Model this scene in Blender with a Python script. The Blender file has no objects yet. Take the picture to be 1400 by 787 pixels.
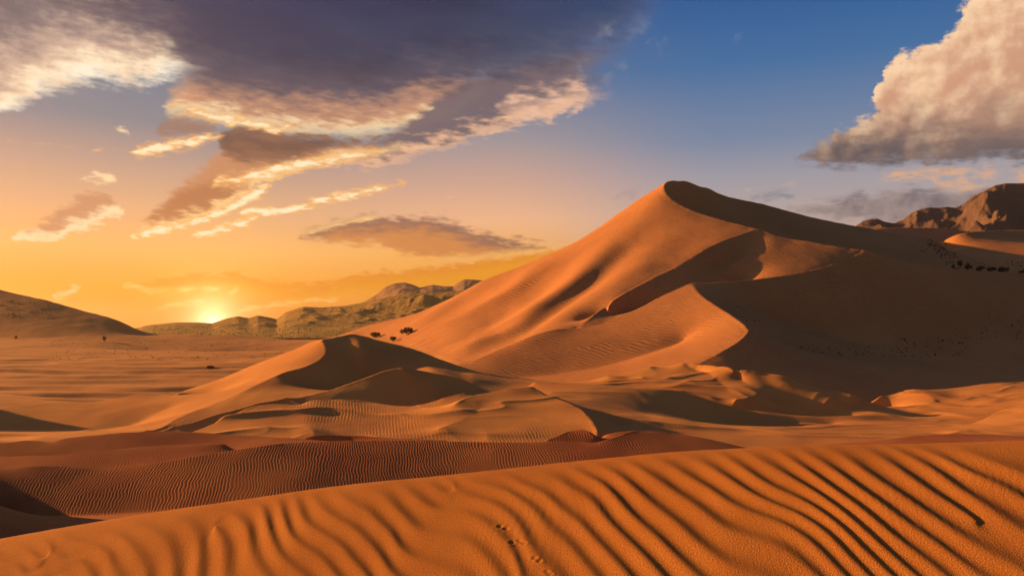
import bpy, math, random
import numpy as np
from mathutils import Vector

random.seed(7); RNG = np.random.default_rng(7)
F = 1400*28/36.0            # focal length in photo pixels, used to turn photo bearings into directions
CX, HY, H = 700.0, 448.0, 25.0
EXPO = 0.95
HAZE = 4.5e-5
S = bpy.context.scene
COL = S.collection

SUN_AZ, SUN_EL = math.radians(-68), math.radians(13.5)   # azimuth from +Y towards +X
SUN_DIR = Vector((math.sin(SUN_AZ)*math.cos(SUN_EL), math.cos(SUN_AZ)*math.cos(SUN_EL), math.sin(SUN_EL)))

def lin(c):
    return tuple(((v/255)/12.92 if v/255 <= .04045 else ((v/255+.055)/1.055)**2.4) for v in c)

# ------------------------------------------------------------------ numpy noise
def vnoise(x, y, seed):
    r = np.random.default_rng(seed).random((256, 256)).astype(np.float32)
    xi = np.floor(x).astype(np.int64); yi = np.floor(y).astype(np.int64)
    fx = (x-xi).astype(np.float32); fy = (y-yi).astype(np.float32)
    fx = fx*fx*fx*(fx*(fx*6-15)+10); fy = fy*fy*fy*(fy*(fy*6-15)+10)
    x0 = xi & 255; x1 = (xi+1) & 255; y0 = yi & 255; y1 = (yi+1) & 255
    a = r[y0, x0]*(1-fx)+r[y0, x1]*fx; b = r[y1, x0]*(1-fx)+r[y1, x1]*fx
    return (a*(1-fy)+b*fy)*2-1
def fbm(x, y, seed, octv=4, gain=.5):
    s = 0; a = 1; t = 0
    for i in range(octv):
        s = s+a*vnoise(x*2**i+17.3*i, y*2**i-9.1*i, seed+i); t += a; a *= gain
    return s/t
def ridged(x, y, seed, octv=5, gain=.55):
    s = 0; a = 1; t = 0; w = 1
    for i in range(octv):
        n = (1-np.abs(vnoise(x*2**i+7.7*i, y*2**i+3.1*i, seed+i)))**2
        s = s+a*n*w; t += a; a *= gain; w = np.clip(n*1.6, 0, 1)
    return s/t
def gblur(z, s):
    if s <= 0: return z
    r = int(3*s+1); k = np.exp(-.5*(np.arange(-r, r+1)/s)**2); k /= k.sum()
    for ax in (0, 1):
        p = np.pad(z, [(r, r) if a == ax else (0, 0) for a in (0, 1)], mode='edge'); o = np.zeros_like(z)
        n = z.shape[ax]
        for i, w in enumerate(k):
            o += np.float32(w)*(p[i:i+n] if ax == 0 else p[:, i:i+n])
        z = o
    return z

# ------------------------------------------------------------------ terrain sheets: a film stretched over crest and foot lines
def cr(pts, n=14):
    """Catmull-Rom through the points"""
    P = np.array(pts, float)
    if len(P) < 3: 
        t = np.linspace(0, 1, 400)[:, None]; return P[0]*(1-t)+P[-1]*t
    Q = np.vstack([2*P[0]-P[1], P, 2*P[-1]-P[-2]]); out = []
    for i in range(1, len(Q)-2):
        m = max(n, int(np.abs(Q[i+1][:2]-Q[i][:2]).max()*1.5)+2, int(abs(math.log(Q[i+1][2]/Q[i][2]))*F)+2)
        t = np.linspace(0, 1, m, endpoint=False)[:, None]
        a, b, c, d = Q[i-1], Q[i], Q[i+1], Q[i+2]
        # centripetal-ish: limit the tangents so unequal spacing does not overshoot
        l = np.linalg.norm((c-b)[:2])+1e-6
        m1 = (c-a)/2; m2 = (d-b)/2
        m1 = m1*min(1, 1.2*l/(np.linalg.norm(m1[:2])+1e-6)); m2 = m2*min(1, 1.2*l/(np.linalg.norm(m2[:2])+1e-6))
        h = (2*t**3-3*t**2+1)*b+(t**3-2*t**2+t)*m1+(-2*t**3+3*t**2)*c+(t**3-t**2)*m2
        out.append(h)
    out.append(P[-1:]); return np.vstack(out)

class Sheet:
    def __init__(s, x0, x1, d0, d1, step):
        s.x0, s.l0, s.step = x0, math.log(d0), step
        s.nx = int((x1-x0)/step)+1; s.ny = int((math.log(d1)-s.l0)*F/step)+1
        s.px = x0+np.arange(s.nx)*step
        s.D = np.exp(s.l0+np.arange(s.ny)*step/F)
        s.sum = np.zeros((s.ny, s.nx)); s.cnt = np.zeros((s.ny, s.nx)); s.sharp = np.zeros((s.ny, s.nx), np.float32)
    def raster(s, px, D, z, sharp=0):
        i = np.round((px-s.x0)/s.step).astype(int); j = np.round((np.log(D)-s.l0)*F/s.step).astype(int)
        ok = (i >= 0) & (i < s.nx) & (j >= 0) & (j < s.ny)
        np.add.at(s.sum, (j[ok], i[ok]), z[ok]); np.add.at(s.cnt, (j[ok], i[ok]), 1)
        if sharp: s.sharp[j[ok], i[ok]] = sharp
    def line(s, pts, sharp=0, back=None, fore=None):
        """pts: (bearing, depression, distance).  back/fore = (dD, dz): a foot line behind / before the crest"""
        c = cr(pts); z = H+(HY-c[:, 1])/F*c[:, 2]
        s.raster(c[:, 0], c[:, 2], z, sharp)
        for q, sg in ((back, 1), (fore, -1)):
            if q: s.raster(c[:, 0], c[:, 2]+sg*q[0], z-q[1])
    def level(s, pts):
        """pts: (bearing, distance, height)"""
        P = np.array(pts, float); t = np.linspace(0, len(P)-1, 4000); k = np.arange(len(P))
        s.raster(np.interp(t, k, P[:, 0]), np.interp(t, k, P[:, 1]), np.interp(t, k, P[:, 2]))
    def solve(s, it=70, soft=3.0, edge=.8, sw=2.2):
        lv = [(s.sum.astype(np.float32), s.cnt.astype(np.float32))]
        while min(lv[-1][0].shape) > 24:
            a, c = lv[-1]; h, w = (a.shape[0]+1)//2*2, (a.shape[1]+1)//2*2
            a = np.pad(a, ((0, h-a.shape[0]), (0, w-a.shape[1]))); c = np.pad(c, ((0, h-c.shape[0]), (0, w-c.shape[1])))
            m = np.where(c > 0, a/np.maximum(c, 1e-9), 0); k = (c > 0).astype(np.float32)
            f = lambda q: q[::2, ::2]+q[1::2, ::2]+q[::2, 1::2]+q[1::2, 1::2]
            lv.append((f(m*k), f(k)))
        z = None
        for a, c in lv[::-1]:
            fx = c > 0; v = np.where(fx, a/np.maximum(c, 1e-9), 0).astype(np.float32)
            if z is None: z = np.full(a.shape, v[fx].mean(), np.float32); n = 600
            else:
                hi = np.repeat(np.repeat(z, 2, 0), 2, 1)[:a.shape[0], :a.shape[1]]; z = gblur(hi, .7); n = it
            z[fx] = v[fx]
            jj, ii = np.indices(a.shape); red = ((ii+jj) & 1) == 0
            ms = [(red & ~fx), (~red & ~fx)]
            for _ in range(n):
                for m in ms:
                    p = np.pad(z, 1, mode='edge')
                    av = (p[:-2, 1:-1]+p[2:, 1:-1]+p[1:-1, :-2]+p[1:-1, 2:])*.25
                    z += np.where(m, 1.55*(av-z), 0).astype(np.float32)
        w = gblur(s.sharp, sw); w = np.clip(w*sw*2.6, 0, 1)
        zs = gblur(z, soft); ze = gblur(z, edge)
        s.z = zs*(1-w)+ze*w
    def coords(s):
        D = s.D[:, None]*np.ones(s.nx); X = (s.px[None, :]-CX)/F*D
        return X, D
    def view(s):
        D = s.D[:, None]; return np.broadcast_to(s.px[None, :], s.z.shape), HY-(s.z-H)/D*F
    def rib(s, pts, amp, wid, dr=None):
        """a swelling (or gully) of the face that follows a line; pts (bearing, depression), wid in the same unit"""
        P = cr([(a, b, 1.0) for a, b in pts], 6)[::3, :2]
        px, py = s.view()
        m = (px > P[:, 0].min()-3*wid) & (px < P[:, 0].max()+3*wid) & (py > P[:, 1].min()-3*wid) & (py < P[:, 1].max()+3*wid)
        if dr: m &= (s.D[:, None] > dr[0]) & (s.D[:, None] < dr[1])
        qx, qy = px[m], py[m]; best = np.full(qx.shape, 1e9); tt = np.zeros(qx.shape)
        n = len(P)-1
        for k in range(n):
            ax, ay = P[k]; bx, by = P[k+1]; ux, uy = bx-ax, by-ay; L = ux*ux+uy*uy+1e-9
            t = np.clip(((qx-ax)*ux+(qy-ay)*uy)/L, 0, 1); d = (qx-ax-t*ux)**2+(qy-ay-t*uy)**2
            u = d < best; best = np.where(u, d, best); tt = np.where(u, (k+t)/n, tt)
        fade = np.clip(np.minimum(tt, 1-tt)*2.2, 0, 1); fade = fade*fade*(3-2*fade)
        s.z[m] += (amp*np.exp(-best/(2*wid*wid))*fade).astype(np.float32)
    def mesh(s, name, mat, keep=None):
        X, Y = s.coords(); z = s.z
        co = np.stack([X, Y, z], -1).astype(np.float32)
        du = np.gradient(co, axis=1); dv = np.gradient(co, axis=0); nr = np.cross(du, dv)
        nr /= np.linalg.norm(nr, axis=-1, keepdims=True)+1e-12
        return grid_mesh(name, co, nr, mat, keep)

def grid_mesh(name, co, nr, mat, keep=None):
    ny, nx = co.shape[:2]; idx = np.arange(ny*nx).reshape(ny, nx)
    q = np.stack([idx[:-1, :-1], idx[:-1, 1:], idx[1:, 1:], idx[1:, :-1]], -1)
    q = q[keep[:-1, :-1]] if keep is not None else q.reshape(-1, 4)
    v = co.reshape(-1, 3); n = nr.reshape(-1, 3)
    if keep is not None:
        u, inv = np.unique(q, return_inverse=True); v = v[u]; n = n[u]; q = inv.reshape(-1, 4)
    me = bpy.data.meshes.new(name); me.vertices.add(len(v)); me.vertices.foreach_set('co', np.ascontiguousarray(v, np.float32).ravel())
    me.loops.add(q.size); me.loops.foreach_set('vertex_index', q.ravel().astype(np.int32))
    me.polygons.add(len(q)); me.polygons.foreach_set('loop_start', (np.arange(len(q))*4).astype(np.int32))
    me.update(calc_edges=True); me.shade_smooth()
    me.normals_split_custom_set_from_vertices(np.ascontiguousarray(n, np.float32))
    me.materials.append(mat)
    o = bpy.data.objects.new(name, me); COL.objects.link(o); return o

# ------------------------------------------------------------------ node helpers
class NT:
    def __init__(s, nt): s.nt = nt
    def node(s, t, **kw):
        n = s.nt.nodes.new(t)
        for k, v in kw.items(): setattr(n, k, v)
        return n
    def put(s, sock, v):
        if isinstance(v, E): s.nt.links.new(v.s, sock)
        elif isinstance(v, bpy.types.NodeSocket): s.nt.links.new(v, sock)
        else: sock.default_value = v
    def math(s, op, a, b=None, c=None, clamp=False):
        n = s.node('ShaderNodeMath', operation=op); n.use_clamp = clamp
        for i, v in enumerate((a, b, c)):
            if v is not None: s.put(n.inputs[i], v)
        return E(s, n.outputs[0])
    def sstep(s, lo, hi, v):
        n = s.node('ShaderNodeMapRange', interpolation_type='SMOOTHSTEP')
        s.put(n.inputs[0], v); s.put(n.inputs[1], lo); s.put(n.inputs[2], hi); return E(s, n.outputs[0])
    def maprange(s, v, a, b, c, d):
        n = s.node('ShaderNodeMapRange'); n.clamp = True
        for i, q in enumerate((v, a, b, c, d)): s.put(n.inputs[i], q)
        return E(s, n.outputs[0])
    def mix(s, f, a, b, blend='MIX'):
        n = s.node('ShaderNodeMix', data_type='RGBA', blend_type=blend)
        s.put(n.inputs[0], f)
        for i, v in ((6, a), (7, b)):
            if isinstance(v, tuple): v = (*v[:3], 1)
            s.put(n.inputs[i], v)
        return E(s, n.outputs[2])
    def vec(s, x, y, z=0.0):
        n = s.node('ShaderNodeCombineXYZ'); s.put(n.inputs[0], x); s.put(n.inputs[1], y); s.put(n.inputs[2], z); return E(s, n.outputs[0])
    def noise(s, vec, scale, detail=4, rough=.55, dist=0.0, dim='3D'):
        n = s.node('ShaderNodeTexNoise'); n.noise_dimensions = dim
        s.put(n.inputs['Vector'], vec); n.inputs['Scale'].default_value = scale; n.inputs['Detail'].default_value = detail
        n.inputs['Roughness'].default_value = rough; n.inputs['Distortion'].default_value = dist
        return E(s, n.outputs[0])
    def ramp(s, f, stops, interp='LINEAR'):
        n = s.node('ShaderNodeValToRGB'); e = n.color_ramp.elements; n.color_ramp.interpolation = interp
        while len(e) > 1: e.remove(e[0])
        e[0].position = stops[0][0]; e[0].color = (*stops[0][1], 1)
        for p, c in stops[1:]:
            k = e.new(p); k.color = (*c, 1)
        s.put(n.inputs[0], f); return E(s, n.outputs[0])
    def curve(s, f, pts):
        n = s.node('ShaderNodeFloatCurve'); m = n.mapping; c = m.curves[0]; m.extend = 'HORIZONTAL'; m.use_clip = False
        pts = sorted(pts); c.points[0].location = pts[0]; c.points[1].location = pts[-1]
        for p in pts[1:-1]: c.points.new(*p)
        for p in c.points: p.handle_type = 'AUTO_CLAMPED'
        m.update(); s.put(n.inputs[1], f); return E(s, n.outputs[0])
class E:
    def __init__(s, n, sock): s.n, s.s = n, sock
    def __add__(s, o): return s.n.math('ADD', s, o)
    __radd__ = __add__
    def __mul__(s, o): return s.n.math('MULTIPLY', s, o)
    __rmul__ = __mul__
    def __sub__(s, o): return s.n.math('SUBTRACT', s, o)
    def __rsub__(s, o): return s.n.math('SUBTRACT', o, s)
    def __truediv__(s, o): return s.n.math('DIVIDE', s, o)
    def min(s, o): return s.n.math('MINIMUM', s, o)
    def max(s, o): return s.n.math('MAXIMUM', s, o)
    def clamp(s): return s.n.math('ADD', s, 0.0, clamp=True)
    def pow(s, o): return s.n.math('POWER', s, o)

# ------------------------------------------------------------------ materials
def new_mat(name):
    m = bpy.data.materials.new(name); m.use_nodes = True; m.node_tree.nodes.clear(); return m, NT(m.node_tree)
def finish(n, m, color, rough=.95, height=None, dist=1.0, spec=.15):
    p = n.node('ShaderNodeBsdfPrincipled'); o = n.node('ShaderNodeOutputMaterial')
    n.put(p.inputs['Base Color'], color); p.inputs['Roughness'].default_value = rough; p.inputs['Specular IOR Level'].default_value = spec
    if height is not None:
        b = n.node('ShaderNodeBump'); b.inputs['Strength'].default_value = 1.0; b.inputs['Distance'].default_value = dist
        n.put(b.inputs['Height'], height); n.nt.links.new(b.outputs[0], p.inputs['Normal'])
    n.nt.links.new(p.outputs[0], o.inputs[0]); return m

def sand(name, c1, c2, patch, ripples=(), grain=(.5, .1), speck=.12):
    """ripples: (wavelength, heading in degrees of the wave vector, height, warp length, warp size, mask (scale, lo, hi) or None)"""
    m, n = new_mat(name)
    tc = n.node('ShaderNodeTexCoord'); pos = E(n, tc.outputs['Object'])
    sep = n.node('ShaderNodeSeparateXYZ'); n.put(sep.inputs[0], pos); X, Y = E(n, sep.outputs[0]), E(n, sep.outputs[1])
    P = n.vec(X, Y, 0.0)
    big = n.noise(P, 1/patch, 5, .6); fine = n.noise(P, 1/grain[0], 2, .7)
    col = n.mix(n.sstep(.3, .7, big), c1, c2)
    col = n.mix(1.0, col, n.ramp(fine, [(.25, (1-speck,)*3), (.75, (1+speck,)*3)]), 'MULTIPLY')
    h = fine*grain[1]
    for lam, ang, amp, wl, ws, mask in ripples:
        k = 2*math.pi/lam; a = math.radians(ang)
        w1 = n.noise(P, 1/wl, 2, .5); w2 = n.noise(P, 1/(lam*2.6), 1, .5)
        ph = (X*math.cos(a)+Y*math.sin(a)+(w1-.5)*ws+(w2-.5)*(lam*1.0))*k
        sn = n.math('SINE', ph+n.math('SINE', ph)*.45)
        r = sn*amp*n.maprange(n.noise(P, 1/(lam*7), 2, .6), .3, .65, .35, 1.1)
        if mask: r = r*n.sstep(mask[1], mask[2], n.noise(P, 1/mask[0], 2, .5))
        h = h+r
    return finish(n, m, col, .95, h, 1.0)

# ------------------------------------------------------------------ build the dunes
def xy(px, py, D): return Vector(((px-CX)/F*D, D, H+(HY-py)/F*D))

def build_far():
    s = Sheet(-420, 1820, 225, 1700, 2.0)
    L = s.line
    # sand sheet on the left, rising away from us, and the long hill at its back
    s.level([(-420, 226, -3), (560, 226, -3), (700, 226, -6), (1820, 226, -6)])
    L([(-420, 545, 290), (0, 545, 290), (300, 543, 290), (480, 545, 290)])
    L([(-420, 515, 390), (0, 515, 390), (250, 513, 390), (450, 510, 390)])
    L([(-420, 492, 500), (0, 492, 500), (250, 490, 500), (430, 486, 500)])
    L([(-420, 474, 620), (0, 474, 620), (120, 476, 640), (200, 479, 670), (300, 482, 680), (420, 484, 680)])
    L([(175, 457.5, 770), (200, 457, 775), (240, 457, 780), (300, 457.5, 780), (340, 459, 780), (380, 462, 780), (410, 465.5, 780), (440, 468, 780)], .8, (60, 6))
    L([(-420, 322, 960), (-200, 352, 920), (-100, 372, 890), (-40, 385, 870), (0, 395, 855), (40, 405, 845), (80, 414, 832), (120, 425, 818), (150, 433, 805), (170, 441, 795), (185, 449, 785), (198, 457, 778)], .6, (140, 46))
    L([(-420, 455, 730), (0, 463, 715), (60, 462, 715), (120, 459.5, 730), (160, 458.5, 745)])
    # great dune: outline, brinks, crests
    L([(462, 459, 800), (490, 449, 790), (515, 441, 780), (550, 433, 765), (586, 423, 750), (614, 409, 735), (640, 396, 725), (660, 385, 718), (700, 368, 700), (730, 356, 690), (760, 344, 680), (790, 330, 668), (820, 310, 655), (850, 287, 643), (880, 266, 632), (905, 251, 622), (915, 246, 618)], .3)
    L([(908, 250, 617), (918, 245.5, 622), (930, 245, 628), (945, 248, 636), (970, 257, 650), (990, 266, 660), (1020, 273, 672), (1050, 281, 684), (1080, 289, 696), (1110, 297, 706), (1140, 303, 716), (1165, 307, 726), (1190, 312, 735), (1215, 317, 742), (1240, 321, 748), (1265, 326, 752), (1285, 336, 740), (1300, 350, 700)], .6)
    L([(908, 250, 617), (908.5, 257, 612), (913, 265, 605), (922, 274, 598), (935, 282, 589), (950, 289, 580), (967, 294.5, 571), (985, 299, 562), (1005, 305, 552), (1025, 309.5, 543), (1040, 313, 537), (1055, 319, 531), (1070, 324, 526), (1090, 328, 520), (1110, 331, 515), (1140, 336, 508), (1165, 340, 504), (1190, 343, 500), (1215, 352, 497), (1240, 358, 496), (1270, 363, 497), (1300, 367, 499), (1340, 371, 508), (1400, 373, 520), (1500, 376, 545), (1820, 385, 590)], 1)
    # the hollow behind that brink
    L([(925, 276, 612), (950, 298, 610), (985, 312, 606), (1025, 325, 600), (1080, 345, 596), (1140, 358, 590), (1200, 372, 588), (1280, 380, 600), (1330, 378, 620)])
    L([(1033, 312, 538), (1010, 319, 528), (989, 327, 519), (959, 344, 505), (929, 363, 490), (897, 381, 471), (867, 399, 452), (835, 418, 431), (815, 432, 417), (800, 443, 408), (788, 451, 403)], 1)
    L([(639, 498, 368), (660, 487, 374), (682, 475, 382), (703, 466, 388), (733, 458, 394), (760, 453.5, 398), (788, 451, 401), (815, 446, 403), (845, 434, 410), (874, 421, 419), (906, 405, 430), (929, 394.5, 437), (943, 388, 441), (952, 385.5, 444), (989, 384, 449), (1023, 381.5, 455), (1050, 379, 461), (1080, 376, 468), (1103, 372, 474), (1126, 366, 481), (1149, 358, 489), (1165, 351, 495), (1176, 345, 500)], 1)
    L([(805, 453, 424), (845, 442, 431), (880, 429, 441), (915, 414, 452), (945, 402, 461), (985, 398, 468), (1020, 390, 482)])
    L([(943, 388, 441), (946.5, 390, 438), (953, 398, 424), (964, 407, 408), (980, 418, 390), (998, 429, 372), (1014, 440, 355), (1023, 449, 343), (1023, 454, 338), (1014, 464, 330), (996, 475.5, 322), (977, 486, 316), (961, 494, 311), (930, 507, 302), (890, 522, 293)], 1)
    L([(1023, 450, 343), (1046, 459, 362), (1080, 473, 376), (1103, 481, 380), (1126, 489, 380), (1149, 494, 379), (1183, 498.5, 379), (1240, 501, 384), (1309, 500, 393), (1400, 498, 406), (1820, 492, 450)], .5)
    L([(1052, 436, 438), (1100, 452, 430), (1180, 469, 421), (1260, 474, 421), (1330, 469, 432), (1400, 458, 448), (1600, 440, 480)])
    L([(560, 518, 335), (640, 522, 332), (700, 526, 328), (760, 527, 323), (820, 526, 312), (870, 530, 296), (920, 535, 284), (1000, 540, 282), (1100, 550, 286), (1200, 556, 288), (1400, 556, 292), (1820, 556, 292)])
    L([(640, 515, 350), (700, 517, 349), (760, 511.5, 350), (794, 506, 351), (829, 500, 353), (858, 492.5, 356), (883, 485, 360), (906, 477.5, 364), (935, 468, 370)], .25)
    # left foot of the flank
    L([(600, 500, 400), (570, 484, 480), (545, 470, 580), (520, 463, 660), (490, 460, 740)])
    # pale hill on the right, ground behind everything
    L([(1290, 329, 735), (1300, 322, 728), (1320, 317, 722), (1345, 314.5, 735), (1400, 314, 770), (1500, 318, 830), (1820, 340, 950)], .4)
    s.level([(-420, 1120, 5), (200, 1120, 6), (460, 1050, 8), (600, 1000, 12), (900, 960, 25), (1300, 1080, 30), (1820, 1250, 10)])
    s.level([(-420, 1690, 0), (1820, 1690, 0)])
    s.solve(70, 3.2, .7)
    R = s.rib; dr = (330, 800)
    # broad flutes of the lit flank
    for pts, a, w in (([(915, 262), (880, 300), (850, 332), (800, 374), (740, 418), (690, 447), (590, 485)], 3.6, 13),
                      ([(905, 300), (868, 328), (832, 362), (795, 392), (750, 420), (700, 446), (640, 474), (600, 486)], -4.6, 11),
                      ([(950, 312), (905, 345), (865, 378), (815, 412), (755, 442), (690, 470)], 2.6, 13),
                      ([(820, 335), (770, 372), (720, 402), (670, 428), (600, 462)], -3.8, 8),
                      ([(800, 338), (740, 370), (690, 398), (640, 424), (585, 452)], 2.6, 7),
                      ([(740, 358), (690, 388), (650, 408), (605, 430), (560, 450)], -2.8, 5),
                      ([(715, 363), (670, 386), (625, 412), (585, 434), (540, 455)], 2.0, 4.5),
                      ([(740, 420), (690, 440), (650, 458), (610, 475), (560, 484)], -2.2, 6),
                      ([(690, 455), (640, 474), (590, 487)], 1.6, 5),
                      ([(1060, 322), (1020, 335), (985, 355), (940, 385)], -3.0, 11)): R(pts, a*1.65, w, dr)
    R([(1450, 385), (1380, 418), (1330, 445), (1290, 465), (1250, 478)], -2.6, 10, (380, 520))
    R([(1028, 452), (1080, 473), (1126, 489), (1183, 498.5), (1300, 501), (1400, 498), (1500, 494)], 2.2, 7, (330, 430))
    R([(905, 470), (850, 480), (780, 492), (700, 505)], -.7, 12, (330, 430))
    X, Y = s.coords()
    # long low wind ridges across the sand plain on the left
    wv = Y+X*.16+fbm(X/70, Y/45, 15, 2)*16; q = np.sin(2*np.pi*wv/25+.5*np.sin(2*np.pi*wv/25))
    mk = np.clip((Y-235)/30, 0, 1)*np.clip((640-Y)/260, 0, 1)*np.clip((-28-X)/40, 0, 1)
    s.z += (q*.85*mk).astype(np.float32)
    s.z += (fbm(X/45, Y/45, 3, 3)*.9*np.clip((Y-230)/200, 0, 1)).astype(np.float32)
    s.z += (fbm(X/9, Y/14, 9, 2)*.10).astype(np.float32)
    b = np.interp(s.D, [225, 320, 370, 450, 600, 760, 1000, 1700], [600, 620, 628, 598, 540, 480, 455, 440])
    keep = s.px[None, :] >= b[:, None]
    return s, keep

def build_field():
    s = Sheet(-420, 1820, 100, 420, 2.0); L = s.line
    s.level([(-420, 101, 0), (1820, 101, 0)]); s.level([(-420, 415, -8), (1820, 415, -8)])
    L([(-420, 600, 140), (0, 600, 140), (150, 602, 138), (250, 599, 136), (400, 599, 136), (560, 598, 138), (700, 600, 136), (820, 600, 136), (950, 606, 135), (1100, 612, 135), (1400, 605, 138), (1820, 605, 138)])
    # left low dunes
    L([(-420, 556, 222), (0, 555, 224), (40, 552, 227), (90, 550, 230), (130, 549, 232), (165, 543, 234), (185, 539, 236), (220, 538, 237), (250, 539, 235), (290, 538, 231)], .8, (14, 4))
    L([(-420, 586, 204), (0, 586, 204), (60, 590, 200), (110, 594, 196), (150, 591, 198), (185, 579, 207), (210, 566, 214), (235, 556, 220)])

    L([(-420, 450, 262), (-300, 440, 250), (-200, 440, 236), (-130, 462, 222), (-80, 528, 206)], .5)  # added ridge out of view on the left, casts shadow over the low dunes
    # small star dune
    L([(440, 464, 262), (430, 465, 268), (400, 478, 275), (350, 497, 278), (300, 518, 276), (262, 530, 268), (240, 537, 250), (215, 540, 236)], .5, (30, 9))
    L([(440, 464, 262), (444, 472, 258), (446, 481, 254), (441, 489, 250), (430, 496, 246), (410, 503, 240), (390, 508, 236), (376, 514, 232), (360, 521, 227), (340, 531, 220), (318, 542, 213), (290, 553, 204), (262, 564, 194), (232, 577, 182), (205, 588, 170), (180, 596, 160)], 1)
    L([(440, 464, 262), (455, 461, 267), (470, 457.5, 271), (485, 456, 274), (500, 459, 274), (520, 465, 273), (560, 475, 271), (600, 490, 267), (630, 500, 264), (660, 510, 262), (700, 514, 264), (730, 519, 268), (760, 523, 272)], .7, (40, 14))
    L([(385, 517, 229), (420, 533, 233), (440, 541, 237), (470, 541, 241), (500, 533, 245), (530, 521, 247), (552, 511, 247), (575, 503, 247), (610, 508, 240), (650, 517, 236), (700, 526, 236)])
    # second ridge with its slip face
    L([(185, 597, 150), (240, 582, 160), (300, 563, 169), (360, 549, 176), (410, 541, 182), (450, 531.5, 188), (480, 521, 192), (510, 511, 195), (528, 505.5, 197), (545, 503.5, 198), (570, 505, 200), (600, 511, 203), (630, 517, 206), (645, 524, 208), (672, 536, 210)], 1, (12, 5))
    L([(545, 503.5, 198), (556, 509, 196.5), (575, 518, 196.5), (600, 527, 197.5), (620, 533, 199), (645, 537.5, 202), (674, 537.5, 208)], .9)
    # third ridge
    L([(250, 592, 140), (290, 577, 147), (318, 565, 151), (335, 556, 154), (350, 551, 156), (380, 549, 158), (412, 550.5, 160), (422, 546, 162), (437, 543.5, 163), (455, 543, 164), (475, 544, 165), (500, 549, 166), (530, 555, 168), (560, 556, 170), (590, 549, 173), (620, 541, 178), (640, 538, 182)], .9, (10, 5))
    L([(455, 543, 164), (478, 548, 161.8), (510, 553, 161.8), (542, 557, 163.5), (562, 557.3, 168)], .9)
    # rippled dome and spur
    L([(600, 586, 140), (617, 577, 143), (640, 567, 147), (655, 562, 150)], .5)
    L([(622, 551, 152), (640, 544, 155), (662, 537, 158), (689, 531, 160), (710, 528, 161), (728, 527, 162)], .8, (10, 3))
    L([(728, 527, 162), (738, 533, 160), (746, 539, 157), (769, 547, 152), (794, 557, 147), (810, 575, 140), (818, 588, 136)], .8)
    # orange dune right of the middle
    L([(728, 522, 202), (760, 522, 201), (800, 524, 199), (850, 528, 197), (890, 530.5, 195), (920, 533, 195), (950, 540, 196), (980, 549, 197), (1010, 558, 198), (1040, 565, 199), (1070, 571, 200), (1100, 576, 200), (1140, 581, 200)], 1, (12, 5))
    L([(760, 560, 166), (820, 563, 166), (880, 567, 168), (915, 572, 172)])
    L([(912, 545, 191), (925, 560, 186), (940, 575, 184), (960, 585, 184), (1000, 588, 186), (1050, 589, 190), (1090, 590, 193)])
    L([(845, 582, 148), (875, 580, 150), (937, 581, 152), (994, 585, 152), (1029, 587, 152), (1074, 586.5, 154), (1120, 585, 156), (1200, 582, 160), (1300, 583, 162), (1340, 582, 163), (1400, 577, 165), (1600, 570, 170)], .7)
    # tan dunes behind it
    L([(780, 523, 248), (815, 517, 250), (840, 513, 252), (865, 507, 253), (880, 502, 255), (889, 499, 256), (897, 501, 258), (915, 500, 256), (930, 497, 255), (945, 495.5, 253), (965, 495.5, 250), (990, 499, 244), (1005, 501, 240), (1020, 503, 239), (1050, 508, 238), (1070, 511, 236), (1090, 519, 234), (1110, 528, 233), (1130, 534, 230), (1145, 534, 230), (1160, 539, 228), (1187, 546.5, 227), (1205, 551, 228)], .9, (25, 12))
    L([(889, 499, 256), (898, 508, 248), (910, 520, 236), (925, 532, 224), (940, 540, 215)], .9)
    L([(935, 497, 255), (955, 505, 249), (975, 515, 240), (990, 528, 231), (1000, 541, 220)], .8)
    L([(1013, 502.5, 250), (1006, 511, 242), (1018, 521, 234), (1032, 530, 228), (1037, 537, 224), (1026, 543, 219), (1005, 547, 214)], 1)
    L([(910, 546, 209), (960, 553, 208), (1000, 558, 206), (1050, 562, 206), (1100, 566, 206), (1160, 566, 208), (1220, 568, 212)])
    L([(1187, 547, 256), (1210, 541, 261), (1230, 536.5, 265), (1250, 532, 268), (1270, 530, 270), (1300, 528, 273), (1340, 525, 275), (1370, 522, 277), (1400, 522, 279), (1600, 520, 284), (1820, 530, 288)], .8, (20, 10))
    L([(1232, 537, 261), (1258, 537, 256), (1274, 542, 251), (1279, 548, 246), (1270, 553, 241), (1255, 556, 238), (1244, 562, 233)], 1)
    L([(1285, 548, 248), (1300, 553, 241), (1325, 555, 238)])
    L([(1400, 528, 267), (1372, 530, 265), (1355, 534, 261), (1350, 540, 256), (1365, 545, 250)], .8)
    L([(1246, 568, 220), (1290, 562, 227), (1330, 556, 232), (1370, 546, 241), (1400, 539, 248), (1500, 530, 256)], .6)
    L([(1190, 574, 205), (1260, 577, 205), (1310, 582, 190)])
    L([(1310, 582, 174), (1340, 573, 180), (1370, 561, 187), (1400, 550, 193), (1470, 530, 200), (1600, 515, 205), (1820, 520, 205)], .9, (14, 6))
    s.solve(70, 2.6, .7)
    R = s.rib
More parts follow.
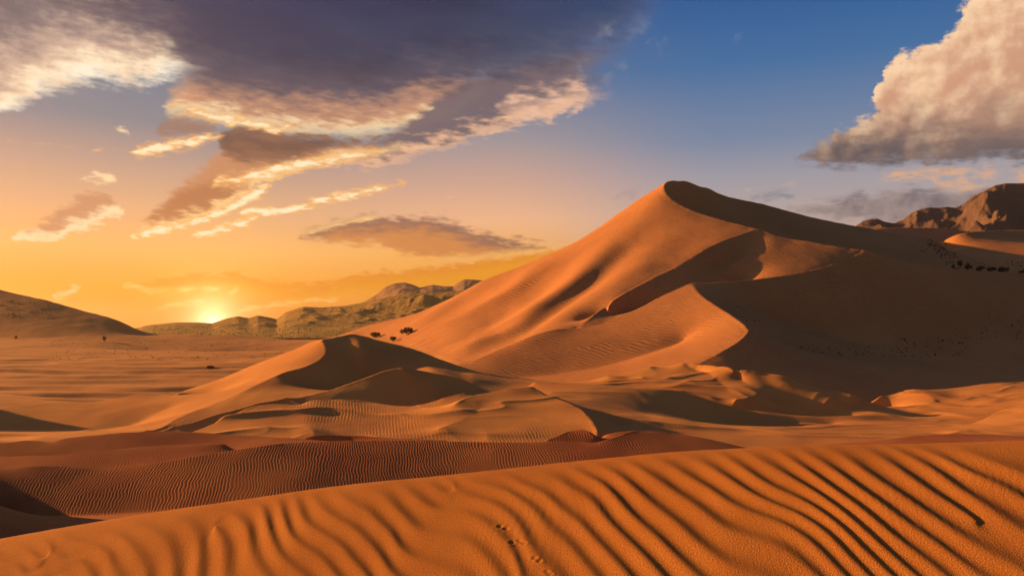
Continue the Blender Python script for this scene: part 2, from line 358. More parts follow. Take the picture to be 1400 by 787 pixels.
    for pts, a, w, dr in (([(470, 463), (488, 475), (498, 487), (503, 500), (506, 513)], 1.7, 8, (215, 274)),
                          ([(408, 506), (420, 516), (432, 528)], .22, 6, (210, 260)),
                          ([(385, 514), (352, 530), (320, 548), (290, 560)], -.2, 5, (180, 260)), ([(372, 520), (340, 536), (305, 556), (280, 566)], .2, 5, (180, 260)),
                          ([(560, 480), (578, 492), (592, 506), (610, 518)], .3, 7, (225, 272)), ([(605, 495), (630, 508), (650, 518)], -.25, 6, (225, 272)),
                          ([(455, 545), (430, 560), (412, 575), (395, 592)], .22, 12, (135, 166)), ([(470, 558), (530, 568), (600, 572)], -.12, 10, (135, 170)),
                          ([(1040, 507), (1075, 524), (1140, 552)], .45, 5, (188, 262)), ([(1025, 507), (1060, 526), (1110, 552)], -.4, 6, (188, 262)),
                          ([(1078, 516), (1115, 538), (1170, 560)], .4, 5, (188, 262)), ([(1130, 536), (1165, 552), (1200, 566)], -.3, 5, (188, 262)),
                          ([(870, 508), (840, 517), (812, 522)], .2, 4, (208, 290)), ([(880, 512), (850, 520), (830, 525)], -.2, 4, (208, 290)),
                          ([(890, 530), (925, 552), (960, 582)], .35, 14, (150, 205)),
                          ([(1280, 531), (1320, 538), (1350, 546)], -.3, 5, (228, 276)), ([(1270, 529), (1300, 533), (1330, 539)], -.25, 4, (240, 276))): R(pts, a, w, dr)
    L = None
    X, Y = s.coords()
    s.z += (fbm(X/14, Y/14, 31, 3)*.22).astype(np.float32)
    pxg = np.broadcast_to(s.px[None, :], s.z.shape)
    mk = np.clip((Y-203)/14, 0, 1)*np.clip((pxg-770)/60, 0, 1)
    wx, wy = X+fbm(X/20, Y/20, 41, 2)*9, Y+fbm(X/20, Y/20, 43, 2)*9
    s.z += (mk*(ridged(wx/26+wy/60, wy/10, 45, 2)-.5)*1.15).astype(np.float32)
    mk2 = np.clip((203-Y)/14, 0, 1)*np.clip((Y-118)/14, 0, 1)
    s.z += (mk2*(ridged(wx/24+wy/40, wy/12, 47, 2)-.5)*.85).astype(np.float32)
    return s

def build_near():
    s = Sheet(-420, 1820, 24, 122, 2.0); L = s.line
    s.level([(-420, 24.2, 12), (1820, 24.2, 14)]); s.level([(-420, 45, 8.6), (300, 45, 8.6), (1000, 48, 10.5), (1820, 48, 12)])
    s.level([(-420, 121, -1), (1820, 121, -1)])
    # ridge added outside the frame, on the left, to shade the near trough
    L([(-420, 500, 56), (-300, 508, 60), (-250, 530, 62), (-200, 525, 64), (-160, 560, 66), (-130, 556, 68), (-80, 605, 72)])
    L([(-60, 712, 68), (0, 708, 68), (100, 706, 68), (170, 702, 68.5), (300, 694, 69), (400, 688, 69.5), (600, 664, 74.5), (800, 646, 76.5), (1000, 639, 77), (1400, 635, 80), (1820, 630, 84)])
    L([(-90, 638, 74), (0, 640, 75), (50, 636, 75.5), (90, 637, 76), (112, 638.5, 76), (125, 640, 76), (160, 637, 76.5), (220, 631, 77), (270, 623, 78), (300, 617, 79), (340, 611, 80), (375, 606, 81), (400, 604, 82), (480, 601, 83), (600, 602, 84), (700, 603.5, 84), (760, 602, 84), (795, 603, 84), (815, 604, 83.5), (832, 599, 84), (846, 594, 85), (860, 589, 86), (880, 588, 87), (900, 589, 87), (930, 593, 87), (960, 598, 86), (1000, 606, 85), (1032, 613, 84)], .9, (4.5, 2.6))
    L([(-420, 622, 88), (0, 622, 88), (60, 622, 88), (110, 621, 88), (150, 616, 89), (180, 612, 90), (240, 608, 91), (310, 605, 91)], .8, (4, 2.4))
    L([(-420, 607, 98), (0, 605, 99), (40, 601, 100), (70, 603, 100), (80, 601, 100), (100, 597, 101), (150, 592, 102), (200, 589.5, 103), (250, 589, 104), (300, 592, 104), (340, 594, 104), (380, 597, 104), (420, 600, 104), (470, 604, 104)], .8, (6, 4))
    L([(405, 598, 112), (428, 591.5, 112), (449, 591, 112), (483, 593, 112), (529, 597, 112), (620, 600, 112)], .6, (5, 5))
    L([(745, 601, 92), (765, 593, 93), (780, 587, 94), (795, 585.5, 94), (808, 590, 93), (816, 597, 92)], .8, (5, 3))
    L([(820, 592, 97), (850, 588, 98), (880, 584, 99)], .3, (5, 3))
    L([(1032, 613, 92), (1060, 611, 95), (1120, 607, 98), (1200, 601, 100), (1260, 594, 104), (1330, 592.5, 106), (1400, 595, 106), (1820, 595, 106)], .6, (8, 5))
    s.solve(70, 2.6, .8)
    X, Y = s.coords()
    s.z += (fbm(X/9, Y/9, 51, 3)*.12).astype(np.float32)
    return s

def build_foreground():
    st = 1.5
    s = Sheet(-420, 1820, 5.5, 46, st)
    s.px = np.concatenate([np.arange(-1600, -250, 9.), np.arange(-250, 1650, st), np.arange(1650, 3200, 9.)]); s.nx = len(s.px)
    X, D = s.coords()
    tr = np.array([(-1600, 1010, 25), (-420, 815, 20), (-200, 772, 19.2), (0, 738, 18.4), (60, 727.5, 18.1), (130, 715, 17.8), (200, 703, 17.5), (280, 691, 17.2), (350, 680, 16.9), (420, 670, 16.7), (500, 660, 16.4), (580, 651, 16.2), (640, 644, 16), (700, 638, 15.8), (760, 631, 15.7), (850, 623, 15.4), (950, 617, 15.1), (1050, 612, 14.8), (1150, 609, 14.5), (1250, 607, 14.2), (1330, 604, 14), (1400, 602, 13.8), (1600, 597, 13.3), (1820, 600, 12.8), (3200, 625, 10.5)])
    def it(k):
        v = np.interp(s.px, tr[:, 0], tr[:, k]); n = 61; p = np.pad(v, n//2, mode='reflect', reflect_type='odd')
        return np.convolve(p, np.ones(n)/n, 'valid')
    py, dc = it(1), it(2); zc = H+(HY-py)/F*dc
    d = dc[None, :]-D
    rr = .5
    drop_n = np.tan(math.radians(18))*(np.sqrt(np.maximum(d, 0)**2+rr*rr)-rr)+.026*np.maximum(d, 0)**2
    drop_f = np.tan(math.radians(31))*(np.sqrt(np.maximum(-d, 0)**2+.3**2)-.3)
    z = zc[None, :]-np.where(d > 0, drop_n, drop_f)
    # wind ripples with forks
    lam = .47
    wx = fbm(X/3.2, D/4.5, 71, 2); w2 = fbm(X/1.1, D/2.0, 75, 2)
    lf = np.clip((1-X)/9, 0, 1); lf = lf*lf*(3-2*lf)
    lean = (D-15)*np.clip(.56-.058*X, .08, 1.1)-.02*(D-14)**2
    ph = (X+lean+wx*.75+w2*.13)*2*np.pi/lam
    df = np.random.default_rng(5)
    for i in range(22):
        cx = df.uniform(-11, 11); cy = df.uniform(9, 17); sg = 1 if i % 2 else -1
        ph = ph+sg*np.arctan2((D-cy)*.4, X-cx)
    sn = np.sin(ph); fr = np.mod(ph/(2*np.pi), 1.0)
    tri = np.where(fr < .56, fr/.56, (1-fr)/.44)**1.35
    prof = .45*gblur(tri.astype(np.float32), 2.0)+.55*(.5+.5*np.sin(ph-2.0))
    amp = .047*(.72+.5*np.clip(.5+fbm(X/2.4, D/3.2, 81, 2), 0, 1))*np.clip(1.06-.02*X, .85, 1.25)
    leftf = np.clip((X+16)/9, .7, 1)
    near_crest = np.clip((d-.05)/1.3, 0, 1); near_crest = near_crest*near_crest*(3-2*near_crest)
    amp = amp*leftf*(near_crest*.93+.07*(d > -.2))
    z = z+amp*(prof-.5)*1.15
    # second, finer set
    ph2 = (X*.93-D*.12+fbm(X/1.3, D/1.3, 91, 2)*.3)*2*np.pi/.115
    z = z+.0007*np.sin(ph2)*near_crest*np.clip(.5+fbm(X/2, D/2, 95, 2)*1.6, 0, 1)
    z = z+fbm(X/5, D/5, 97, 3)*.05
    s.z = z.astype(np.float32)
    # paw prints going up the face
    pxx, pyy = s.view()
    for (qx, qy) in ((684, 719), (692, 722), (700, 741), (711, 739), (716, 741), (731, 762), (737, 766), (748, 781), (752, 784)):
        g = ((pxx-qx)/3.4)**2+((pyy-qy)/2.0)**2
        s.z -= (.018*np.exp(-g*.9)-.007*np.exp(-(np.sqrt(g)-1.7)**2*2.2)).astype(np.float32)
    return s

SANDS = {}
def terrain():
    great = sand('great_dune_sand', (.50, .25, .105), (.43, .21, .09), 60, [(2.6, 55, .17, 40, 14, (90, .28, .5)), (1.1, 80, .03, 15, 5, None)], (.6, .26), .2)
    plain = sand('plain_sand', (.54, .285, .115), (.44, .235, .10), 45, [(1.6, 80, .05, 20, 6, None)], (.6, .12), .16)
    field = sand('dune_field_sand', (.56, .295, .10), (.48, .225, .08), 26, [(.6, 10, .016, 12, 1.8, (28, .45, .6))], (.16, .02), .08)
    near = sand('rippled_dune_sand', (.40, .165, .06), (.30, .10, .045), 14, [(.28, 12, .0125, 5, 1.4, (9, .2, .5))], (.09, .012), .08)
    fore = sand('foreground_sand', (.44, .195, .046), (.37, .155, .038), 2.5, [], (.026, .012), .36)
    s, keep = build_far()
    o = s.mesh('great_dune', great, keep); o['kind'] = 'structure'
    o = s.mesh('sand_plain', plain, ~keep); o['kind'] = 'structure'
    SANDS['far'] = s
    s = build_field(); SANDS['field'] = s
    s.mesh('dune_field', field)['kind'] = 'structure'
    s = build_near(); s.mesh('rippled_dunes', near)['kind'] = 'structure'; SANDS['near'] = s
    s = build_foreground(); s.mesh('foreground_dune', fore)['kind'] = 'structure'; SANDS['fore'] = s
    # ground reaching the horizon
    m = sand('desert_ground', (.34, .2, .11), (.27, .17, .10), 300, [], (3, .3), .1)
    n = 60; g = np.linspace(-1, 1, n); g = np.sign(g)*np.abs(g)**2.2*20000
    X, Y = np.meshgrid(g, g); co = np.stack([X, Y, np.full_like(X, -9.0)], -1); nr = np.zeros_like(co); nr[..., 2] = 1
    grid_mesh('ground', co, nr, m)['kind'] = 'structure'

def surf(px, py, lo, hi, key='far'):
    """first point of a sheet met by the line of sight at that bearing between two distances"""
    s = SANDS[key]; i = int(round((px-s.x0)/s.step)); D = s.D; v = HY-(s.z[:, i]-H)/D*F
    ok = np.where((D > lo) & (D < hi) & (v <= py))[0]
    j = ok[0] if len(ok) else int(np.argmin(np.where((D > lo) & (D < hi), np.abs(v-py), 1e9)))
    return Vector(((px-CX)/F*D[j], D[j], float(s.z[j, i])))

# ------------------------------------------------------------------ mountains
def mountain(name, sky, d0, dc, d1, base, mat, rough, step=2.0, seed=1, noise_len=300, foot_pow=1.3):
    px0, px1 = sky[0][0], sky[-1][0]; nx = int((px1-px0)/step)+1; ny = 260
    px = np.linspace(px0, px1, nx); P = np.array(sky, float)
    top = H+(HY-np.interp(px, P[:, 0], P[:, 1]))/F*dc
    t = np.linspace(0, 1, ny); D = d0*(d1/d0)**t; tc = math.log(dc/d0)/math.log(d1/d0)
    DD = D[:, None]*np.ones(nx); X = (px-CX)/F*DD
    Xc = (px-CX)/F*dc*np.ones((ny, 1))
    up = np.where(t < tc, (t/tc), ((1-t)/(1-tc)))[:, None]
    env = np.clip(up, 0, 1)**foot_pow
    r = ridged(X/noise_len, DD/noise_len, seed, 6)
    r2 = fbm(X/noise_len*3, DD/noise_len*3, seed+40, 4)
    hgt = (top-base)[None, :]
    cut = rough*4*env*(1-env)+rough*.25*env
    z = base+hgt*env*(1-cut*(1-r)*1.0+cut*.12*r2)
    z = np.where(env <= 1e-6, -9.5, z)
    for _ in range(4):
        got = ((z-H)/DD*F).max(0); want = HY-np.interp(px, P[:, 0], P[:, 1])
        zz = np.where(got > 1, (want/F*dc+H-base)/np.maximum(got/F*dc+H-base, 1), 1); z = np.where(env > 0, base+(z-base)*np.clip(zz, .5, 1.8)[None, :], z)
    z[:, 0] = z[:, -1] = -9.5
    co = np.stack([X, DD, z], -1); du = np.gradient(co, axis=1); dv = np.gradient(co, axis=0); nr = np.cross(du, dv)
    nr /= np.linalg.norm(nr, axis=-1, keepdims=True)+1e-12
    o = grid_mesh(name, co, nr, mat); o['kind'] = 'structure'; return o, px, D, z

def rock_mat(name, a, b, c, sc):
    m, n = new_mat(name); tc = n.node('ShaderNodeTexCoord'); P = E(n, tc.outputs['Object'])
    g = n.node('ShaderNodeNewGeometry'); sp = n.node('ShaderNodeSeparateXYZ'); n.put(sp.inputs[0], E(n, g.outputs['Normal']))
    b1 = n.noise(P, 1/sc, 6, .65); b2 = n.noise(P, 6/sc, 5, .7)
    col = n.mix(n.sstep(.35, .65, b1), a, b); col = n.mix(n.sstep(.5, .7, b2)*.7, col, c)
    return finish(n, m, col, .95, b2*(sc*.035)+b1*(sc*.06), 1.0)

def mountains():
    ml = rock_mat('scrubby_rock', (.36, .25, .08), (.29, .22, .07), (.21, .17, .055), 150)
    near_l = [(150, 452), (190, 447), (205, 444), (240, 440.5), (270, 440.5), (290, 441.5), (310, 435), (325, 432), (340, 434.5), (352, 431), (365, 433), (378, 436), (390, 427), (405, 422), (415, 419), (440, 420), (470, 418), (500, 413), (520, 408), (560, 401), (600, 400), (640, 396), (700, 392), (760, 400)]
    r1 = mountain('foothills', near_l, 1500, 2600, 4200, 6, ml, .42, seed=11, noise_len=260, foot_pow=1.5)
    far_l = [(380, 450), (440, 430), (480, 420), (500, 411), (515, 402), (527, 392), (540, 387), (553, 386), (565, 389), (574, 393), (582, 391), (592, 389), (605, 391), (620, 391), (628, 385), (635, 381.5), (645, 382), (660, 383), (690, 390), (740, 410), (800, 440)]
    m2 = rock_mat('bare_pink_rock', (.34, .22, .15), (.28, .18, .12), (.15, .10, .07), 260)
    mountain('mountains', far_l, 3200, 4600, 6500, 6, m2, .35, seed=23, noise_len=520)
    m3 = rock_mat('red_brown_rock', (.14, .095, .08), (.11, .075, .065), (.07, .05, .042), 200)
    far_r = [(1165, 312), (1180, 302), (1192, 299), (1200, 299), (1210, 303), (1222, 305), (1235, 300), (1246, 291), (1258, 286), (1270, 283.5), (1282, 284), (1295, 282.5), (1305, 284), (1316, 280), (1328, 270), (1345, 261), (1360, 253.5), (1375, 250.5), (1390, 250.5), (1405, 250), (1440, 246), (1500, 252), (1600, 262), (1750, 300)]
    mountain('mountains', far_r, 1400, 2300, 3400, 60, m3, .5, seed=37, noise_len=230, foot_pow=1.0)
    m4 = sand('hill_sand', (.34, .2, .12), (.30, .17, .10), 80, [], (1, .1), .12)
    low = [(1130, 330), (1170, 318), (1200, 312.5), (1230, 311), (1270, 311.5), (1300, 313), (1320, 316), (1345, 322), (1400, 330)]
    mountain('hills', low, 1020, 1150, 1300, 20, m4, .04, seed=3, noise_len=120, foot_pow=.7)
    return r1

# ------------------------------------------------------------------ bushes
def leaf_mat(name, a, b):
    m, n = new_mat(name); tc = n.node('ShaderNodeTexCoord'); P = E(n, tc.outputs['Object'])
    return finish(n, m, n.mix(n.sstep(.35, .65, n.noise(P, 1.3, 3)), a, b), .8)
LEAF = WOOD = None
def leaf_mesh(name, blobs, size, mat, rng):
    """leaf-sized triangles through the volume of some clumps; blobs: (centre, radii, count)"""
    v, f = [], []
    for c, r, k in blobs:
        u = rng.normal(size=(k, 3)); u /= np.linalg.norm(u, axis=1, keepdims=True); rad = rng.uniform(.25, 1, (k, 1))**.45
        p = np.array(c)+u*rad*np.array(r); p[:, 2] = np.maximum(p[:, 2], c[2]-r[2]*.75)
        a = rng.normal(size=(k, 3)); a /= np.linalg.norm(a, axis=1, keepdims=True); b = np.cross(a, u); b /= np.linalg.norm(b, axis=1, keepdims=True)+1e-9
        sz = size*rng.uniform(.6, 1.5, (k, 1))
        for i in range(k):
            q = len(v); v += [tuple(p[i]-a[i]*sz[i]*.9), tuple(p[i]+b[i]*sz[i]*.45), tuple(p[i]+a[i]*sz[i]*1.1), tuple(p[i]-b[i]*sz[i]*.45)]; f.append((q, q+1, q+2, q+3))
    me = bpy.data.meshes.new(name); me.from_pydata(v, [], f); me.materials.append(mat)
    o = bpy.data.objects.new(name, me); COL.objects.link(o); return o
def stems_mesh(name, n, w, h, rad, mat, rng):
    v, f = [], []
    for i in range(n):
        a = rng.uniform(0, 2*math.pi); e = rng.uniform(.2, 1); tip = np.array((math.cos(a)*w*.5*e, math.sin(a)*w*.5*e, h*rng.uniform(.6, .95)))
        pts = [np.array((math.cos(a)*.05*w, math.sin(a)*.05*w, -.25*h)), tip*np.array((.35, .35, .45)), tip]
        for j, p in enumerate(pts):
            r = rad*(1-.4*j)
            for q in range(5): v.append((p[0]+r*math.cos(q*1.2566), p[1]+r*math.sin(q*1.2566), p[2]))
        b = len(v)-15
        for j in range(2):
            for q in range(5): f.append((b+j*5+q, b+j*5+(q+1) % 5, b+j*5+5+(q+1) % 5, b+j*5+5+q))
    me = bpy.data.meshes.new(name); me.from_pydata(v, [], f); me.materials.append(mat)
    o = bpy.data.objects.new(name, me); COL.objects.link(o); return o
def bush(loc, w, h, label, group, seed, mat, cat='bush', name='desert_bush', thin=1.0):
    rng = np.random.default_rng(seed)
    e = bpy.data.objects.new(name, None); COL.objects.link(e); e.location = loc
    e['label'] = label; e['category'] = cat
    if group: e['group'] = group
    blobs = []
    for k in range(7):
        a = rng.uniform(0, 6.28); q = rng.uniform(.1, .34)*w
        blobs.append(((math.cos(a)*q, math.sin(a)*q, h*rng.uniform(.35, .68)), (w*rng.uniform(.13, .24), w*rng.uniform(.13, .24), h*rng.uniform(.2, .34)), int(150*thin)))
    fo = leaf_mesh('foliage', blobs, .055*w, mat, rng); fo.parent = e
    stm = stems_mesh('stems', 9, w*.75, h*.85, .012*w, WOOD, rng); stm.parent = e
    return e

def plants(foot):
    global LEAF, WOOD
    LEAF = leaf_mat('bush_leaf', (.20, .16, .06), (.14, .12, .05)); DARK = leaf_mat('dark_bush_leaf', (.055, .05, .03), (.035, .035, .022)); WOOD = leaf_mat('bush_wood', (.12, .08, .05), (.09, .06, .04))
    G = 'bushes at the left foot of the great dune'
    for px, py, w, h, lab, sd in ((557, 458, 19, 12, 'largest dark olive bush at the left foot of the great dune', 1), (538, 467, 12, 8, 'small round olive bush just in front of the largest bush at the dune foot', 2), (514, 462, 18, 9, 'low wide pale olive bush, leftmost of those at the foot of the great dune', 3)):
        p = surf(px, py, 420, 790); k = p.y/F
        bush(p, w*k, h*k, lab, G, sd, LEAF)
    p = surf(143, 467, 500, 760); bush(p, 7*p.y/F, 9*p.y/F, 'lone upright brown bush on the sand plain below the long hill', None, 8, WOOD, thin=.8)
    p = surf(21, 464, 500, 760); bush(p, 6*p.y/F, 6*p.y/F, 'tiny brown bush at the far left edge of the sand plain', None, 9, WOOD, thin=.6)
    G = 'dark bushes in the hollow behind the great dune'
    for i, (px, py, w, h, lab) in enumerate(((1303, 364, 7, 5, 'small dark bush at the left end of the row in the hollow'), (1312, 366, 10, 9, 'tall black-green bush, first of the two taller ones in the hollow'), (1324, 368, 11, 7, 'rounded black-green bush right of the tall one in the hollow'), (1339, 369, 15, 5, 'low spreading dark bush right of the rounded bush in the hollow'), (1355, 369, 16, 5, 'low dark bush in the middle of the long strip in the hollow'), (1372, 369.5, 16, 6, 'low dark bush at the right end of the long strip in the hollow'), (1397, 371, 9, 3, 'small flat dark bush set apart at the right edge of the photo'))):
        p = surf(px, py, 512, 640); p = surf(px, min(py, 370), 514, 640)
        D = 524.0; s = SANDS['far']; j = int(np.argmin(abs(s.D-D))); ii = int(round((px-s.x0)/s.step))
        p = Vector(((px-CX)/F*s.D[j], s.D[j], float(s.z[j, ii])-.2)); k = D/F
        bush(p, w*k, h*k*1.6, lab, G, 20+i, DARK)
    # scrub nobody could count: on the foothill fan, and specks on the shaded flank
    rng = np.random.default_rng(4)
    o, px, D, z = foot; v, f = [], []
    def tuft(c, r):
        q = len(v); n = 6
        for j in range(n):
            a = j*6.283/n+rng.uniform(-.3, .3); e = r*rng.uniform(.7, 1.2); v.append((c[0]+math.cos(a)*e, c[1]+math.sin(a)*e, c[2]-.15*r))
        for j in range(n):
            a = j*6.283/n+rng.uniform(-.3, .3); e = r*rng.uniform(.5, .95); v.append((c[0]+math.cos(a)*e, c[1]+math.sin(a)*e, c[2]+r*rng.uniform(.5, .9)))
        v.append((c[0], c[1], c[2]+r*rng.uniform(.8, 1.15)))
        for j in range(n):
            k = (j+1) % n; f.append((q+j, q+k, q+n+k, q+n+j)); f.append((q+n+j, q+n+k, q+2*n))
    for _ in range(2600):
        i = rng.integers(30, len(px)-2); t = rng.random()**1.5; j = int(t*110)
        tuft(((px[i]-CX)/F*D[j], D[j], z[j, i]), rng.uniform(.7, 1.9)*D[j]/1900)
    me = bpy.data.meshes.new('scrub'); me.from_pydata(v, [], f); me.materials.append(leaf_mat('dry_scrub', (.30, .23, .08), (.24, .19, .07))); so = bpy.data.objects.new('scrub', me); COL.objects.link(so)
    so['kind'] = 'stuff'; so['label'] = 'sparse olive desert scrub on the foothill fan below the mountains'; so['category'] = 'scrub'
    v, f = [], []
    for (x0, x1, y0, y1, n, r) in ((1262, 1305, 328, 352, 110, .75), (1290, 1400, 358, 371, 60, .6), (1090, 1230, 472, 490, 60, .36), (1230, 1330, 458, 488, 60, .4), (1340, 1400, 430, 470, 25, .4), (1000, 1040, 415, 440, 16, .35), (0, 70, 412, 436, 60, .7), (70, 400, 464, 492, 260, .32)):
        for _ in range(n):
            x = rng.uniform(x0, x1); y = rng.uniform(y0, y1)
            if y0 == 328: t = rng.random(); x = 1266+34*t+rng.normal()*7; y = 330+22*t+rng.normal()*4
            lo, hi = (380, 500) if y > 400 and x > 900 else ((500, 640) if y > 355 and x > 900 else ((560, 760) if x > 900 else (450, 900)))
            p = surf(x, y, lo, hi); tuft(p, r*rng.uniform(.5, 1.4))
    me = bpy.data.meshes.new('scrub'); me.from_pydata(v, [], f); me.materials.append(DARK); so = bpy.data.objects.new('scrub', me); COL.objects.link(so)
    so['kind'] = 'stuff'; so['label'] = 'scattered dark specks of low scrub on the shaded dune slopes'; so['category'] = 'scrub'
    # one stone on the plain
    p = surf(287, 503, 300, 700)
    me = bpy.data.meshes.new('stone'); vs, fs = [], []; r = 2.6
    for j in range(4):
        ph = j/3*1.4
        for q in range(8):
            e = rng.uniform(.85, 1.15); vs.append((math.cos(q*.785)*r*math.cos(ph)*e, math.sin(q*.785)*r*.7*math.cos(ph)*e, r*.5*math.sin(ph)*e-.2))
    for j in range(3):
        for q in range(8): fs.append((j*8+q, j*8+(q+1) % 8, j*8+8+(q+1) % 8, j*8+8+q))
    fs.append(tuple(24+q for q in range(8)))
    me.from_pydata(vs, [], fs); me.materials.append(DARK); o = bpy.data.objects.new('stone', me); COL.objects.link(o); o.location = p
    o['label'] = 'single dark stone lying on the orange sand plain below the sun'; o['category'] = 'stone'

# ------------------------------------------------------------------ sky
def world():
    w = bpy.data.worlds.new('World'); S.world = w; w.use_nodes = True; nt = w.node_tree; nt.nodes.clear(); n = NT(nt)
    tc = n.node('ShaderNodeTexCoord'); G = E(n, tc.outputs['Generated'])
    sp = n.node('ShaderNodeSeparateXYZ'); n.put(sp.inputs[0], G); X, Y, Z = (E(n, sp.outputs[i]) for i in range(3))
    az = n.math('ARCTAN2', X, Y); el = n.math('ARCSINE', Z)
    A0, AR, ER = -.75, 1.5, .6
    def dirs(px, py):
        tx, tz = (px-CX)/F, (HY-py)/F; return math.atan(tx), math.atan(tz/math.hypot(1, tx))
    ux = (az-A0)/AR; vy = el/ER                      # 0..1 over the part of the sky in front
    gain = 10/2**EXPO
    def c(r, g, b): return lin((r, g, b))
    def v01(py): return dirs(700, py)[1]/ER
    # clear sky: three columns of colour, blended by azimuth
    left = n.ramp(vy, [(0, c(246, 132, 14)), (v01(400), c(252, 160, 40)), (v01(350), c(252, 186, 110)), (v01(300), c(226, 176, 134)), (v01(250), c(190, 160, 143)), (v01(190), c(126, 134, 146)), (v01(100), c(100, 124, 146)), (v01(0), c(72, 102, 138)), (.85, c(40, 60, 95)), (1, c(25, 40, 70))])
    mid = n.ramp(vy, [(0, c(250, 150, 40)), (v01(400), c(250, 165, 55)), (v01(345), c(252, 182, 95)), (v01(300), c(244, 186, 144)), (v01(250), c(208, 168, 150)), (v01(190), c(158, 150, 155)), (v01(110), c(90, 118, 154)), (v01(0), c(48, 90, 140)), (.85, c(38, 60, 98)), (1, c(25, 40, 70))])
    right = n.ramp(vy, [(0, c(215, 165, 135)), (v01(330), c(196, 170, 158)), (v01(290), c(182, 167, 165)), (v01(250), c(160, 158, 168)), (v01(200), c(120, 138, 166)), (v01(100), c(64, 112, 162)), (v01(0), c(34, 90, 150)), (.85, c(35, 64, 108)), (1, c(24, 42, 76))])
    a_l, a_m, a_r = dirs(330, 300)[0], dirs(680, 300)[0], dirs(1000, 300)[0]
    sky = n.mix(n.sstep(a_l, a_m, az), left, mid); sky = n.mix(n.sstep(a_m, a_r, az), sky, right)
    # glow round the setting sun
    sa, se = dirs(291, 440)
    dx = (az-sa)*math.cos(se); dy = el-se
    dist = n.math('SQRT', dx*dx+dy*dy*1.25)
    g1 = n.math('EXPONENT', dist*(-1/.0145)); g2 = n.math('EXPONENT', dist*(-1/.065)); 
    P = n.vec(az, el, 0.0)
    # warped cloud coordinates
    PS = n.vec(az*1.0+el*(-1.4), el*3.4+az*.55, 0.0)  # drawn out along the drift of the streaks
    wn = n.node('ShaderNodeTexNoise'); n.put(wn.inputs['Vector'], PS); wn.inputs['Scale'].default_value = 14; wn.inputs['Detail'].default_value = 7; wn.inputs['Roughness'].default_value = .62
    sc = n.node('ShaderNodeSeparateColor'); nt.links.new(wn.outputs[1], sc.inputs[0]); w1, w2 = E(n, sc.outputs[0])-.5, E(n, sc.outputs[1])-.5
    pn = n.node('ShaderNodeTexNoise'); n.put(pn.inputs['Vector'], P); pn.inputs['Scale'].default_value = 34; pn.inputs['Detail'].default_value = 7; pn.inputs['Roughness'].default_value = .6
    sc2 = n.node('ShaderNodeSeparateColor'); nt.links.new(pn.outputs[1], sc2.inputs[0]); p1, p2 = E(n, sc2.outputs[0])-.5, E(n, sc2.outputs[1])-.5
    fibre = n.noise(n.vec(az*6.0+el*10, el*60.0-az*22, 0.0), 1.0, 5, .6)-.5
    K = 1/F   # one photo pixel, in radians
    fr2 = n.noise(PS, 44, 6, .56)
    def bandfn(top, bot, warp, puff, fib=0.0, rag=36):
        u = ux+(w1*warp+p1*puff)*(K/AR); v = vy+(w2*warp*.7+p2*puff+fibre*fib)*(K/ER)
        def cv(pts): return n.curve(u, [((dirs(px, py)[0]-A0)/AR, dirs(px, py)[1]/ER) for px, py in pts])
        x0, x1 = [(dirs(f(top+bot, key=lambda q: q[0])[0], 300)[0]-A0)/AR for f in (min, max)]
        e = 14*K/AR; pen = (x0+e-u).max(u-(x1-e)).max(0.0)*(AR*F)
        a = (v-cv(bot))*(ER*F)-pen+(fr2-.5)*rag; b = (cv(top)-v)*(ER*F)-pen+(fr2-.5)*rag   # in photo pixels above the base / below the top
        return a, b
    fr = n.noise(n.vec(az*9+el*16, el*75.0-az*30, .7), 1.6, 6, .65)
    def streak(pts, warp, puff, soft, fib=0.0):
        """pts (px, py, half width)"""
        u = ux+(w1*warp*1.6+p1*puff)*(K/AR); v = vy+(w2*warp+p2*puff+fibre*fib*1.5)*(K/ER)
        cen = n.curve(u, [((dirs(x, y)[0]-A0)/AR, dirs(x, y)[1]/ER) for x, y, h in pts])
        hw = n.curve(u, [((dirs(x, y)[0]-A0)/AR, ((h if h > 0 else -12)+30)/100) for x, y, h in pts])
        d = n.math('ABSOLUTE', v-cen)*(ER*F); return n.sstep(-soft*1.4, soft*1.4, hw*92-29-d+(fr-.5)*12+(fr2-.5)*24)
    def span(x0, x1, f):
        a0, a1 = dirs(x0, 300)[0], dirs(x1, 300)[0]; q = f*K
        return n.sstep(a0-q, a0+q, az+w1*(30*K))*(1-n.sstep(a1-q, a1+q, az+w1*(30*K)))
    rim_n = n.noise(PS, 22, 5, .5)
    lump = n.noise(P, 26, 6, .6)
    col = sky
    # 1 golden veil low over the sun
    a, b = bandfn([(150, 398), (175, 389), (230, 378), (320, 371), (360, 380), (420, 386), (500, 372), (600, 362), (700, 346), (800, 330), (900, 320)], [(150, 400), (175, 397), (230, 399), (300, 392), (400, 410), (500, 402), (600, 396), (700, 388), (900, 380)], 14, 4, 4)
    d = n.sstep(-2, 7, a)*n.sstep(-2, 6, b)*.95; col = n.mix(d, col, n.mix(n.sstep(0, 24, b), c(232, 140, 40), c(242, 156, 16)))
    # 2 lens cloud
    a, b = bandfn([(395, 324), (430, 313), (470, 301), (540, 296), (590, 298), (620, 304), (650, 316), (690, 326), (725, 331), (760, 334)], [(395, 325), (440, 329), (470, 331), (520, 333), (550, 345), (580, 351), (630, 352), (680, 347), (725, 338), (760, 334)], 13, 4, 7)
    d = n.sstep(-7, 9, a)*n.sstep(-6, 9, b); body = n.mix(n.sstep(4, 30, b+rim_n*14-7), c(132, 98, 90), c(210, 134, 76)); body = n.mix(n.sstep(14, 2, a)*.0, body, c(250, 200, 130))
    col = n.mix(d*.93, col, body)
    col = n.mix(streak([(400, 323, 0), (430, 315, 3), (470, 304, 3), (510, 298, 2), (530, 296, -3)], 10, 3, 3, 5), col, c(255, 206, 138))
